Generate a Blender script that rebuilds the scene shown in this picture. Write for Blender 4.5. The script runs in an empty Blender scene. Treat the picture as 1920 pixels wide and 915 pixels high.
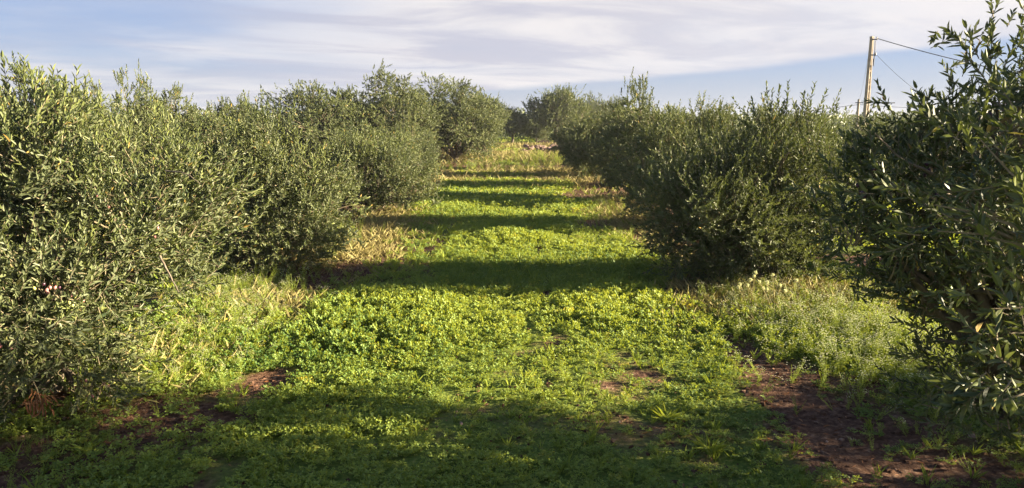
import bpy, math
import numpy as np
from mathutils import Vector

R = math.radians
SC = bpy.context.scene
COL = SC.collection

# ------------------------------------------------------------------ camera
CAM_H = 2.0
PITCH = 9.0
FPX = 1280.0            # focal length in photo pixels (24 mm on 36 mm, 1920 px)
cam_d = bpy.data.cameras.new('camera')
cam = bpy.data.objects.new('camera', cam_d)
COL.objects.link(cam)
cam_d.sensor_width = 36.0
cam_d.lens = 24.0
cam_d.shift_y = -25.5 / 1920.0
cam_d.clip_start = 0.05
cam_d.clip_end = 6000.0
cam.location = (0, 0, CAM_H)
cam.rotation_euler = (R(90 - PITCH), 0, 0)
SC.camera = cam

# ------------------------------------------------------------------ light
SUN_EL, SUN_AZ = 16.0, 91.0      # azimuth clockwise from +Y (the view direction)
SKY_STRENGTH = 0.15
EXPOSURE = 2.7
SUN_STRENGTH = 5.0
sd = Vector((math.sin(R(SUN_AZ)) * math.cos(R(SUN_EL)), math.cos(R(SUN_AZ)) * math.cos(R(SUN_EL)), math.sin(R(SUN_EL))))
sun_d = bpy.data.lights.new('sun', 'SUN')
sun_d.energy = SUN_STRENGTH
sun_d.angle = R(0.6)
sun_d.color = (1.0, 0.83, 0.58)
sun = bpy.data.objects.new('sun', sun_d)
COL.objects.link(sun)
sun.rotation_euler = sd.to_track_quat('Z', 'Y').to_euler()
sun.location = (20, 0, 10)

world = bpy.data.worlds.new('World')
SC.world = world
world.use_nodes = True


def build_world():
    nt = world.node_tree
    N, L = nt.nodes, nt.links
    N.clear()
    def nd(t, **k):
        n = N.new(t)
        for a, b in k.items():
            setattr(n, a, b)
        return n
    def math_(op, a, b=None, c=None, clamp=False):
        n = nd('ShaderNodeMath', operation=op, use_clamp=clamp)
        for i, v in enumerate((a, b, c)):
            if v is None: continue
            if isinstance(v, (int, float)): n.inputs[i].default_value = v
            else: L.new(v, n.inputs[i])
        return n.outputs[0]
    def mixc(f, a, b):
        n = nd('ShaderNodeMix', data_type='RGBA')
        if isinstance(f, (int, float)): n.inputs[0].default_value = f
        else: L.new(f, n.inputs[0])
        for i, v in ((6, a), (7, b)):
            if isinstance(v, tuple): n.inputs[i].default_value = v
            else: L.new(v, n.inputs[i])
        return n.outputs[2]
    def ramp(v, a, b):
        n = nd('ShaderNodeMapRange', clamp=True, interpolation_type='SMOOTHSTEP')
        L.new(v, n.inputs[0]); n.inputs[1].default_value = a; n.inputs[2].default_value = b
        return n.outputs[0]
    out = nd('ShaderNodeOutputWorld')
    sky = nd('ShaderNodeTexSky', sky_type='NISHITA', sun_disc=False)
    sky.sun_elevation = R(SUN_EL); sky.sun_rotation = R(SUN_AZ)
    sky.air_density = 1.0; sky.dust_density = 1.2; sky.ozone_density = 1.6
    tc = nd('ShaderNodeTexCoord')
    sep = nd('ShaderNodeSeparateXYZ')
    L.new(tc.outputs['Generated'], sep.inputs[0])
    x, y, z = sep.outputs
    zc = math_('MAXIMUM', z, 0.0)
    zz = math_('ADD', zc, 0.07)
    u = math_('DIVIDE', x, zz)
    v = math_('DIVIDE', y, zz)
    # long streaks: the sheet of high cloud, seen at a grazing angle, drifting left to right
    comb = nd('ShaderNodeCombineXYZ')
    L.new(math_('MULTIPLY', u, 0.22), comb.inputs[0]); L.new(math_('ADD', math_('MULTIPLY', v, 0.36), math_('MULTIPLY', u, -0.09)), comb.inputs[1])
    n1 = nd('ShaderNodeTexNoise'); n1.inputs['Scale'].default_value = 0.9; n1.inputs['Detail'].default_value = 7; n1.inputs['Roughness'].default_value = 0.55
    n1.inputs['Distortion'].default_value = 0.35
    L.new(comb.outputs[0], n1.inputs['Vector'])
    n2 = nd('ShaderNodeTexNoise'); n2.inputs['Scale'].default_value = 2.6; n2.inputs['Detail'].default_value = 7; n2.inputs['Roughness'].default_value = 0.6; n2.inputs['Distortion'].default_value = 0.6
    L.new(comb.outputs[0], n2.inputs['Vector'])
    # azimuth (x) and elevation (z) of the cloud sheet's lower edge
    el = z
    az = math_('DIVIDE', x, math_('MAXIMUM', math_('SQRT', math_('ADD', math_('MULTIPLY', x, x), math_('MULTIPLY', y, y))), 0.001))
    edge = math_('ADD', math_('MULTIPLY', az, 0.090), 0.0445)        # rises to the right
    edge = math_('ADD', edge, math_('MULTIPLY', math_('SUBTRACT', n1.outputs[0], 0.5), 0.035))
    sheet = ramp(math_('SUBTRACT', el, edge), -0.003, 0.008)
    thick = ramp(n1.outputs[0], 0.36, 0.60)
    hole = ramp(math_('ADD', math_('MULTIPLY', az, -1.0), math_('MULTIPLY', math_('SUBTRACT', n2.outputs[0], 0.5), 0.5)), 0.12, 0.42)   # broken sheet at the left
    holem = math_('MULTIPLY', hole, math_('SUBTRACT', 1.0, math_('MULTIPLY', thick, 0.65)))
    # behind the left half it reaches down into haze
    cover = math_('MULTIPLY', sheet, math_('SUBTRACT', 1.0, math_('MULTIPLY', holem, 0.9)))
    cover = math_('MULTIPLY', cover, math_('ADD', 0.74, math_('MULTIPLY', thick, 0.24)))
    high = ramp(el, 0.22, 0.50)          # the sheet thins out overhead
    cover = math_('MULTIPLY', cover, math_('SUBTRACT', 1.0, math_('MULTIPLY', high, 0.85)))
    fine = ramp(n2.outputs[0], 0.38, 0.63)
    c1 = mixc(fine, (0.59, 0.59, 0.68, 1), (0.86, 0.825, 0.825, 1))
    warm = ramp(az, -0.1, 0.65)
    c2 = mixc(math_('MULTIPLY', warm, 0.5), c1, (0.92, 0.87, 0.86, 1))
    # soft bright rim low on the sheet
    hz = ramp(el, 0.10, -0.02)
    skc = nd('ShaderNodeMix', data_type='RGBA', blend_type='MULTIPLY')
    skc.inputs[0].default_value = 1.0
    L.new(sky.outputs[0], skc.inputs[6]); skc.inputs[7].default_value = (SKY_STRENGTH,) * 3 + (1,)
    skb = mixc(0.80, skc.outputs[2], mixc(high, mixc(ramp(el, 0.0, 0.13), (0.52, 0.57, 0.70, 1), (0.30, 0.43, 0.74, 1)), (0.14, 0.26, 0.58, 1)))
    colr = mixc(cover, skb, c2)
    bg = nd('ShaderNodeBackground')
    L.new(colr, bg.inputs['Color']); bg.inputs['Strength'].default_value = 0.163
    L.new(bg.outputs[0], out.inputs['Surface'])


build_world()
SC.view_settings.view_transform = 'Standard'
SC.view_settings.look = 'None'
SC.view_settings.exposure = EXPOSURE
SC.view_settings.gamma = 1.0
SC.view_settings.use_curve_mapping = False
SC.cycles.max_bounces = 8
SC.cycles.transmission_bounces = 6
SC.cycles.transparent_max_bounces = 4


# ------------------------------------------------------------------ helpers
def pix(px, py, Y):
    """world point seen at photo pixel (px, py) at horizontal distance Y"""
    a = (px - 960) / FPX
    b = -(py - 432) / FPX
    c, s = math.cos(R(PITCH)), math.sin(R(PITCH))
    d = np.array([a, c + b * s, -s + b * c])
    d = d / d[1] * Y
    return d + np.array([0, 0, CAM_H])


def gpix(px, py):
    """ground point under photo pixel"""
    a = (px - 960) / FPX
    b = -(py - 432) / FPX
    c, s = math.cos(R(PITCH)), math.sin(R(PITCH))
    d = np.array([a, c + b * s, -s + b * c])
    return d * (CAM_H / -d[2])


def nrm(v):
    return v / np.maximum(np.linalg.norm(v, axis=-1, keepdims=True), 1e-9)


def hash2(ix, iy, s):
    h = np.sin(ix * 127.1 + iy * 311.7 + s * 74.7) * 43758.5453
    return h - np.floor(h)


def vnoise(x, y, s=0.0):
    ix, iy = np.floor(x), np.floor(y)
    fx, fy = x - ix, y - iy
    fx = fx * fx * (3 - 2 * fx); fy = fy * fy * (3 - 2 * fy)
    a = hash2(ix, iy, s); b = hash2(ix + 1, iy, s); c = hash2(ix, iy + 1, s); d = hash2(ix + 1, iy + 1, s)
    return (a * (1 - fx) + b * fx) * (1 - fy) + (c * (1 - fx) + d * fx) * fy


def fbm(x, y, s=0.0, o=4):
    r = 0; a = 0.5; t = 0
    for i in range(o):
        r = r + a * vnoise(x, y, s + i * 3.1); t += a
        x = x * 2.03 + 5.2; y = y * 2.03 + 1.7; a *= 0.5
    return r / t


def ss(x, a, b):
    t = np.clip((x - a) / (b - a), 0, 1)
    return t * t * (3 - 2 * t)


def terrain(x, y):
    x = np.asarray(x, float); y = np.asarray(y, float)
    near = np.exp(-(np.abs(y) / 40.0) ** 2)
    z = (fbm(x * 0.45, y * 0.45, 7) - 0.5) * 0.10 * near
    z = z + (fbm(x * 3.1, y * 3.1, 9, 3) - 0.5) * 0.045 * np.exp(-(np.abs(y) / 18.0) ** 2)
    # raised strips of tilled soil under the two rows of trees
    z = z + 0.07 * np.exp(-((np.abs(x) - 3.3) / 0.8) ** 2) * near
    # low bank beyond the dirt track
    z = z + 0.22 * ss(y, 31.5, 36.0) + (fbm(x * 0.12, y * 0.12, 21) - 0.5) * 0.3 * ss(y, 30, 60)
    return z


class Acc:
    """collects quads and builds ONE mesh object"""
    def __init__(s):
        s.v, s.f, s.m, s.a, s.n = [], [], [], [], 0
    def add(s, v, f, m=0, a=0.5):
        v = np.asarray(v, float).reshape(-1, 3); f = np.asarray(f, int).reshape(-1, 4)
        s.v.append(v); s.f.append(f + s.n); s.n += len(v)
        s.m.append(np.full(len(f), m, int) if np.isscalar(m) else m)
        s.a.append(np.full(len(v), a, float) if np.isscalar(a) else a)
    def mesh(s, name, mats, smooth=False):
        v = np.concatenate(s.v); f = np.concatenate(s.f)
        me = bpy.data.meshes.new(name)
        me.vertices.add(len(v)); me.vertices.foreach_set('co', v.astype(np.float32).ravel())
        me.loops.add(len(f) * 4); me.loops.foreach_set('vertex_index', f.astype(np.int32).ravel())
        me.polygons.add(len(f)); me.polygons.foreach_set('loop_start', np.arange(0, len(f) * 4, 4, dtype=np.int32))
        me.polygons.foreach_set('material_index', np.concatenate(s.m).astype(np.int32))
        me.polygons.foreach_set('use_smooth', np.full(len(f), smooth, bool))
        for m in mats: me.materials.append(m)
        at = me.attributes.new('tint', 'FLOAT', 'POINT')
        at.data.foreach_set('value', np.concatenate(s.a).astype(np.float32))
        me.update(calc_edges=True)
        return me


def link(name, me, parent=None, loc=None):
    o = bpy.data.objects.new(name, me)
    COL.objects.link(o)
    if parent is not None: o.parent = parent
    if loc is not None: o.location = loc
    return o


def tag(o, label=None, cat=None, group=None, kind=None):
    if label: o['label'] = label
    if cat: o['category'] = cat
    if group: o['group'] = group
    if kind: o['kind'] = kind
    return o


# ------------------------------------------------------------------ materials
def leaf_mat(name, dark, light, back, trans, rough=0.5, tfac=0.3, spec=0.4, vein=None):
    m = bpy.data.materials.new(name); m.use_nodes = True
    nt = m.node_tree; N, L = nt.nodes, nt.links; N.clear()
    out = N.new('ShaderNodeOutputMaterial')
    at = N.new('ShaderNodeAttribute'); at.attribute_name = 'tint'
    cr = N.new('ShaderNodeValToRGB'); L.new(at.outputs['Fac'], cr.inputs[0])
    e = cr.color_ramp.elements
    e[0].position = 0.0; e[0].color = (*dark, 1); e[1].position = 0.93; e[1].color = (*light, 1)
    if vein:
        q = e.new(0.985); q.color = (*vein, 1)
    ge = N.new('ShaderNodeNewGeometry')
    mx = N.new('ShaderNodeMix'); mx.data_type = 'RGBA'
    mul = N.new('ShaderNodeMath'); mul.operation = 'MULTIPLY'; mul.inputs[1].default_value = 0.6
    L.new(ge.outputs['Backfacing'], mul.inputs[0]); L.new(mul.outputs[0], mx.inputs[0])
    L.new(cr.outputs[0], mx.inputs[6]); mx.inputs[7].default_value = (*back, 1)
    p = N.new('ShaderNodeBsdfPrincipled')
    L.new(mx.outputs[2], p.inputs['Base Color'])
    p.inputs['Roughness'].default_value = rough
    p.inputs['Specular IOR Level'].default_value = spec
    t = N.new('ShaderNodeBsdfTranslucent')
    tm = N.new('ShaderNodeMix'); tm.data_type = 'RGBA'; tm.blend_type = 'MIX'; tm.inputs[0].default_value = 0.6
    L.new(cr.outputs[0], tm.inputs[6]); tm.inputs[7].default_value = (*trans, 1)
    L.new(tm.outputs[2], t.inputs['Color'])
    ms = N.new('ShaderNodeMixShader'); ms.inputs[0].default_value = tfac
    L.new(p.outputs[0], ms.inputs[1]); L.new(t.outputs[0], ms.inputs[2]); L.new(ms.outputs[0], out.inputs[0])
    return m


def noisy_mat(name, c1, c2, scale=8.0, rough=0.85, bump=0.3, stretch=(1, 1, 1), c3=None):
    m = bpy.data.materials.new(name); m.use_nodes = True
    nt = m.node_tree; N, L = nt.nodes, nt.links
    p = N['Principled BSDF']; p.inputs['Roughness'].default_value = rough; p.inputs['Specular IOR Level'].default_value = 0.25
    tc = N.new('ShaderNodeTexCoord'); mp = N.new('ShaderNodeMapping'); mp.inputs['Scale'].default_value = stretch
    L.new(tc.outputs['Object'], mp.inputs[0])
    n = N.new('ShaderNodeTexNoise'); n.inputs['Scale'].default_value = scale; n.inputs['Detail'].default_value = 8; n.inputs['Roughness'].default_value = 0.65
    L.new(mp.outputs[0], n.inputs['Vector'])
    cr = N.new('ShaderNodeValToRGB'); e = cr.color_ramp.elements
    e[0].position = 0.32; e[0].color = (*c1, 1); e[1].position = 0.68; e[1].color = (*c2, 1)
    if c3: q = e.new(0.8); q.color = (*c3, 1)
    L.new(n.outputs[0], cr.inputs[0]); L.new(cr.outputs[0], p.inputs['Base Color'])
    b = N.new('ShaderNodeBump'); b.inputs['Strength'].default_value = bump; b.inputs['Distance'].default_value = 0.02
    L.new(n.outputs[0], b.inputs['Height']); L.new(b.outputs[0], p.inputs['Normal'])
    return m


M_OLIVE = leaf_mat('olive_leaf', (0.030, 0.048, 0.022), (0.145, 0.170, 0.050), (0.13, 0.15, 0.085), (0.26, 0.31, 0.05), rough=0.5, tfac=0.13, spec=0.25, vein=(0.32, 0.22, 0.06))
M_TWIG = noisy_mat('olive_twig', (0.12, 0.10, 0.06), (0.24, 0.20, 0.13), 30)
M_BARK = noisy_mat('olive_bark', (0.055, 0.045, 0.033), (0.20, 0.165, 0.12), 14, 0.9, 0.8, (1, 1, 0.35))
M_FORB = leaf_mat('clover_leaf', (0.032, 0.095, 0.024), (0.290, 0.330, 0.045), (0.17, 0.26, 0.06), (0.54, 0.58, 0.04), rough=0.55, tfac=0.33, spec=0.25, vein=(0.45, 0.38, 0.05))
M_GRASS = leaf_mat('grass_blade', (0.070, 0.140, 0.022), (0.28, 0.33, 0.050), (0.19, 0.26, 0.05), (0.48, 0.54, 0.04), rough=0.5, tfac=0.33, spec=0.3)
M_STRAW = leaf_mat('dry_straw', (0.20, 0.175, 0.065), (0.38, 0.335, 0.14), (0.29, 0.25, 0.10), (0.42, 0.36, 0.12), rough=0.6, tfac=0.3, spec=0.2)
M_PETAL = leaf_mat('flower_petal', (0.60, 0.62, 0.34), (0.80, 0.79, 0.58), (0.70, 0.70, 0.46), (0.7, 0.72, 0.3), rough=0.6, tfac=0.35, spec=0.2)
M_DEAD = leaf_mat('withered_leaf', (0.16, 0.060, 0.022), (0.34, 0.145, 0.055), (0.30, 0.15, 0.07), (0.4, 0.16, 0.05), rough=0.6, tfac=0.2, spec=0.2)
M_STONE = noisy_mat('limestone', (0.12, 0.075, 0.055), (0.30, 0.22, 0.17), 5, 0.9, 0.6)
M_CONC = noisy_mat('pole_concrete', (0.19, 0.155, 0.12), (0.32, 0.275, 0.215), 3, 0.85, 0.3)
M_CABLE = noisy_mat('cable', (0.03, 0.03, 0.035), (0.07, 0.07, 0.075), 3, 0.6, 0.0)
M_CERAM = noisy_mat('insulator_glaze', (0.20, 0.19, 0.18), (0.34, 0.32, 0.30), 3, 0.3, 0.0)


def fruit_mat(name, c1, c2):
    m = noisy_mat(name, c1, c2, 25, 0.35, 0.05)
    m.node_tree.nodes['Principled BSDF'].inputs['Specular IOR Level'].default_value = 0.5
    return m


M_FGREEN = fruit_mat('green_olive_skin', (0.34, 0.36, 0.09), (0.52, 0.50, 0.17))
M_FPINK = fruit_mat('ripening_olive_skin', (0.30, 0.09, 0.11), (0.50, 0.24, 0.20))
M_FDARK = fruit_mat('ripe_olive_skin', (0.02, 0.008, 0.018), (0.07, 0.02, 0.04))


# where the ground is bare soil (1) or overgrown (0); used by the plants and, as an attribute, by the ground
def blob(x, y, cx, cy, rx, ry):
    return np.exp(-(((x - cx) / rx) ** 2 + ((y - cy) / ry) ** 2))


def bare(x, y):
    n = fbm(x * 0.9, y * 0.9, 3, 4) - 0.5
    b = 0.0
    ax = np.abs(x + 0.12 + 0.02 * y * 0)
    strip = ss(np.abs(x + 0.15), 1.9, 2.4) * (1 - ss(np.abs(x + 0.15), 3.7, 4.6))    # tilled soil beneath the trees
    b = strip * (0.48 + 0.55 * ss(y, 8, 14))
    for (cx, cy, rx, ry, k) in ((-2.35, 9.6, 0.9, 1.6, 1.0), (-2.5, 7.1, 0.45, 0.5, 1.0), (-2.25, 6.2, 0.4, 0.35, 0.8), (-1.9, 5.15, 0.28, 0.3, .9),
                                (-2.0, 4.35, 0.35, 0.22, .55), (-2.75, 12.5, 0.9, 2, .8),
                                (2.15, 7.8, 0.45, 0.55, 1.3), (2.03, 5.5, 0.16, 0.6, 1.0), (2.0, 4.6, 0.22, 0.5, 1.0), (1.9, 3.8, 0.32, 0.45, .8),
                                (2.2, 18.3, 0.95, 2.0, 1.3), (1.8, 13.0, 0.6, 0.8, 1.2), (2.6, 10.5, 0.5, 1.0, .6), (0.4, 5.9, .22, .3, .5), (0.55, 4.3, .3, .2, .35), (-.9, 4.5, .3, .2, .4),
                                (3.0, 4.9, .6, .4, .4), (5.2, 9.5, .9, 1.0, 1.0)):
        b = b + k * blob(x, y, cx, cy, rx, ry)
    # the flowery patch beside the right-hand trees and the weeds beside the left-hand ones
    for (cx, cy, rx, ry, k) in ((3.15, 6.2, 0.85, 1.25, 1.6), (-2.75, 6.0, .55, 1.1, 1.0)):
        b = b - k * blob(x, y, cx, cy, rx, ry)
    b = b + 1.3 * np.exp(-((y - 30.6 - 0.4 * n) / 1.1) ** 2) + .42 * ss(y, 21, 24) * (1 - ss(y, 40, 44))                  # dirt track
    b = b + 0.9 * np.exp(-((y - 24.4) / 0.7) ** 2) + .7 * np.exp(-((y - 27.6) / 0.6) ** 2) * ss(x, -1.5, 0)
    b = b + 0.8 * np.exp(-((y - 39) / 1.4) ** 2)
    b = b + 0.42 * np.exp(-((x - 0.42) / 0.09) ** 2) * ss(y, 5, 8) + 0.3 * np.exp(-((x + 1.2) / 0.10) ** 2) * ss(y, 8, 11)   # faint wheel lines
    b = b + 0.06 * (1 - ss(y, 4.8, 6.0))
    b = b + 0.12 * ss(fbm(x * 4.2, y * 4.2, 71, 3), .58, .68) * (1 - ss(y, 11, 16))
    b = b + (fbm(x * .5, y * 1.6, 15, 3) - .42) * 1.6 * ss(y, 20, 25) * (1 - ss(y, 42, 48))
    return np.clip(b + n * 1.2, 0, 1)


def soil_mat():
    m = bpy.data.materials.new('red_soil'); m.use_nodes = True
    nt = m.node_tree; N, L = nt.nodes, nt.links
    p = N['Principled BSDF']; p.inputs['Roughness'].default_value = 0.95; p.inputs['Specular IOR Level'].default_value = 0.1
    tc = N.new('ShaderNodeTexCoord')
    def noise(sc, det=8, ro=0.65):
        n = N.new('ShaderNodeTexNoise'); n.inputs['Scale'].default_value = sc; n.inputs['Detail'].default_value = det; n.inputs['Roughness'].default_value = ro
        L.new(tc.outputs['Object'], n.inputs['Vector']); return n.outputs[0]
    def ramp(v, st):
        c = N.new('ShaderNodeValToRGB'); L.new(v, c.inputs[0]); e = c.color_ramp.elements
        e[0].position, e[0].color = st[0][0], (*st[0][1], 1); e[1].position, e[1].color = st[-1][0], (*st[-1][1], 1)
        for q in st[1:-1]: z = e.new(q[0]); z.color = (*q[1], 1)
        return c.outputs[0]
    fine = noise(22)
    soil = ramp(fine, [(0.30, (0.034, 0.018, 0.012)), (0.48, (0.090, 0.048, 0.030)), (0.60, (0.15, 0.088, 0.056)), (0.72, (0.25, 0.18, 0.125))])
    moss = ramp(noise(35, 6), [(0.3, (0.055, 0.085, 0.016)), (0.55, (0.13, 0.17, 0.03)), (0.75, (0.24, 0.22, 0.06))])
    at = N.new('ShaderNodeAttribute'); at.attribute_name = 'tint'
    a = N.new('ShaderNodeMath'); a.operation = 'ADD'; L.new(at.outputs['Fac'], a.inputs[0]); L.new(noise(3.0), a.inputs[1])
    mr = N.new('ShaderNodeMapRange'); L.new(a.outputs[0], mr.inputs[0]); mr.inputs[1].default_value = 0.72; mr.inputs[2].default_value = 1.08
    mx = N.new('ShaderNodeMix'); mx.data_type = 'RGBA'
    L.new(mr.outputs[0], mx.inputs[0]); L.new(moss, mx.inputs[6]); L.new(soil, mx.inputs[7]); L.new(mx.outputs[2], p.inputs['Base Color'])
    b = N.new('ShaderNodeBump'); b.inputs['Strength'].default_value = 0.9; b.inputs['Distance'].default_value = 0.03
    L.new(fine, b.inputs['Height']); L.new(b.outputs[0], p.inputs['Normal'])
    return m


M_SOIL = soil_mat()


# ------------------------------------------------------------------ ground: one sheet to the horizon
def build_ground():
    ys = np.concatenate([np.arange(-6, 3, 0.5), np.arange(3, 12, 0.06), np.arange(12, 24, 0.15), np.arange(24, 60, 0.5), np.geomspace(60, 3500, 40)])
    xp = np.concatenate([np.arange(0, 5, 0.06), np.arange(5, 12, 0.25), np.geomspace(12, 3000, 40)])
    xs = np.concatenate([-xp[:0:-1], xp])
    X, Y = np.meshgrid(xs, ys)
    Z = terrain(X, Y) - np.maximum(Y - 400, 0) * 0.0 
    nx, ny = len(xs), len(ys)
    i = np.arange(ny - 1)[:, None] * nx + np.arange(nx - 1)[None, :]
    f = np.stack([i, i + 1, i + nx + 1, i + nx], -1).reshape(-1, 4)
    a = Acc(); a.add(np.stack([X, Y, Z], -1).reshape(-1, 3), f, 0, bare(X, Y).ravel())
    o = link('ground', a.mesh('ground', [M_SOIL], True)); tag(o, kind='structure')
    return o


build_ground()


# ------------------------------------------------------------------ leaf and tube geometry
def leaves(acc, b, d, n, ln, w, tint, mat=0, fold=0.18, droop=0.12):
    """lance-shaped leaves, two quads each, folded along the midrib"""
    N = len(b)
    if N == 0: return
    ln = np.asarray(ln)[:, None]; w = np.asarray(w)[:, None]
    s = nrm(np.cross(d, n)); n = nrm(np.cross(s, d))
    v = np.empty((N, 6, 3))
    v[:, 0] = b
    v[:, 1] = b + d * ln * 0.30 + s * w * 0.46 + n * w * fold
    v[:, 2] = b + d * ln * 0.68 + s * w * 0.40 + n * (w * fold - ln * droop * 0.4)
    v[:, 3] = b + d * ln - n * ln * droop
    v[:, 4] = b + d * ln * 0.68 - s * w * 0.40 + n * (w * fold - ln * droop * 0.4)
    v[:, 5] = b + d * ln * 0.30 - s * w * 0.46 + n * w * fold
    k = np.arange(N)[:, None] * 6
    f = np.concatenate([k + [0, 3, 2, 1], k + [0, 5, 4, 3]], 0)
    acc.add(v, f, mat, np.repeat(tint, 6))


def tubes(acc, P, Rr, mat=0, sides=3, tint=0.5):
    """P (N,K,3) centre lines, Rr (N,K) radii"""
    N, K, _ = P.shape
    t = np.empty_like(P); t[:, 1:-1] = P[:, 2:] - P[:, :-2]; t[:, 0] = P[:, 1] - P[:, 0]; t[:, -1] = P[:, -1] - P[:, -2]
    t = nrm(t)
    ref = np.where(np.abs(t[..., 2:3]) > 0.9, np.array([1.0, 0, 0]), np.array([0, 0, 1.0]))
    u = nrm(np.cross(t, ref)); w = np.cross(t, u)
    ang = np.arange(sides) / sides * 2 * np.pi
    ring = P[:, :, None] + Rr[:, :, None, None] * (u[:, :, None] * np.cos(ang)[:, None] + w[:, :, None] * np.sin(ang)[:, None])
    a = (np.arange(N)[:, None, None] * K + np.arange(K - 1)[None, :, None]) * sides + np.arange(sides)[None, None, :]
    b = (np.arange(N)[:, None, None] * K + np.arange(K - 1)[None, :, None]) * sides + (np.arange(sides)[None, None, :] + 1) % sides
    f = np.stack([a, b, b + sides, a + sides], -1).reshape(-1, 4)
    acc.add(ring.reshape(-1, 3), f, mat, tint)


def bez(p0, p1, p2, K):
    t = np.linspace(0, 1, K)[None, :, None]
    return p0[:, None] * (1 - t) ** 2 + 2 * p1[:, None] * t * (1 - t) + p2[:, None] * t ** 2


def twigs(acc, rng, p, u, ln, tint0, leaf=0.058, lw=0.013, nodes=7, upcurl=0.25, twig_r=0.0016):
    """leafy shoots: p base, u direction, ln length; pairs of leaves all along"""
    N = len(p)
    end = p + u * ln[:, None] + np.array([0, 0, 1.0]) * (ln * upcurl)[:, None]
    mid = p + u * (ln * 0.55)[:, None]
    K = 4
    P = bez(p, mid, end, K)
    tubes(acc, P, np.linspace(twig_r * 1.5, twig_r * 0.6, K)[None, :].repeat(N, 0), 1, 3)
    rot0 = rng.uniform(0, np.pi, N)
    for j in range(nodes + 1):
        t = (0.12 + 0.88 * j / nodes)
        c = p * (1 - t) ** 2 + 2 * mid * t * (1 - t) + end * t ** 2
        tg = nrm(2 * (mid - p) * (1 - t) + 2 * (end - mid) * t)
        ref = nrm(np.cross(tg, np.array([0.13, 0.21, 1.0])))
        w = np.cross(tg, ref)
        an = rot0 + j * np.pi / 2 + rng.normal(0, 0.3, N)
        sd_ = ref * np.cos(an)[:, None] + w * np.sin(an)[:, None]
        for sg in (1, -1):
            keep = rng.random(N) < 0.93
            a = np.clip(rng.normal(0.80 - 0.50 * t, 0.18, N), 0.12, 1.3)[:, None]
            s = sd_ * sg
            d = nrm(tg * np.cos(a) + s * np.sin(a))
            nn = nrm(tg * np.sin(a) - s * np.cos(a) + rng.normal(0, 0.25, (N, 3)))
            L_ = leaf * rng.uniform(0.7, 1.15, N) * (1.0 - 0.25 * t)
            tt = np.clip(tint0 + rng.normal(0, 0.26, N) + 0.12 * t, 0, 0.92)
            tt = np.where(rng.random(N) < 0.012, 1.0, tt)
            leaves(acc, c[keep], d[keep], nn[keep], L_[keep], (lw * rng.uniform(0.8, 1.2, N))[keep], tt[keep])


def sample_clusters(rng, lobes, n, shell=0.62, focus=None):
    """points in the outer part of a union of ellipsoids, with outward directions"""
    lo = np.array([l[:3] for l in lobes]); ra = np.array([l[3:6] for l in lobes])
    wt = (ra.prod(1)) ** 0.8
    if focus: wt = wt * np.array([focus(l) for l in lobes])
    wt /= wt.sum()
    out_p, out_u = [], []
    while len(out_p) < n:
        k = rng.choice(len(lobes), p=wt)
        q = nrm(rng.normal(size=3)); r = rng.uniform(shell ** 3, 1) ** (1 / 3.0)
        p = lo[k] + ra[k] * q * r
        dd = np.linalg.norm((p - lo) / ra, axis=1)
        dd[k] = 9
        if (dd < 0.72).any(): continue
        if p[2] < 0.10: continue
        out_p.append(p); out_u.append(nrm(q / ra[k] * ra[k].mean()))
    return np.array(out_p), np.array(out_u)


def sublobes(seed, lobes, k=7, q=0.42):
    """break every lobe into smaller ones standing on its surface, so the crown has boughs and hollows"""
    rng = np.random.default_rng(seed + 77); out = []
    for (x, y, z, a, b, c) in lobes:
        n = max(3, int(k * (a * b * c) ** (1 / 3) / 0.5 + .5)) if a < 1.2 else k + 4
        out.append((x, y, z, a * .62, b * .62, c * .62))
        for i in range(n):
            zz = 1 - 2 * (i + .5) / n; ph = i * 2.4 + rng.uniform(0, .8) + seed
            rr = math.sqrt(max(0, 1 - zz * zz)); t = rng.uniform(.62, .98); s_ = q * rng.uniform(.62, 1.10)
            out.append((x + math.cos(ph) * rr * a * t, y + math.sin(ph) * rr * b * t, z + zz * c * t, a * s_, b * s_, c * s_ * rng.uniform(.85, 1.25)))
    return out


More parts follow.
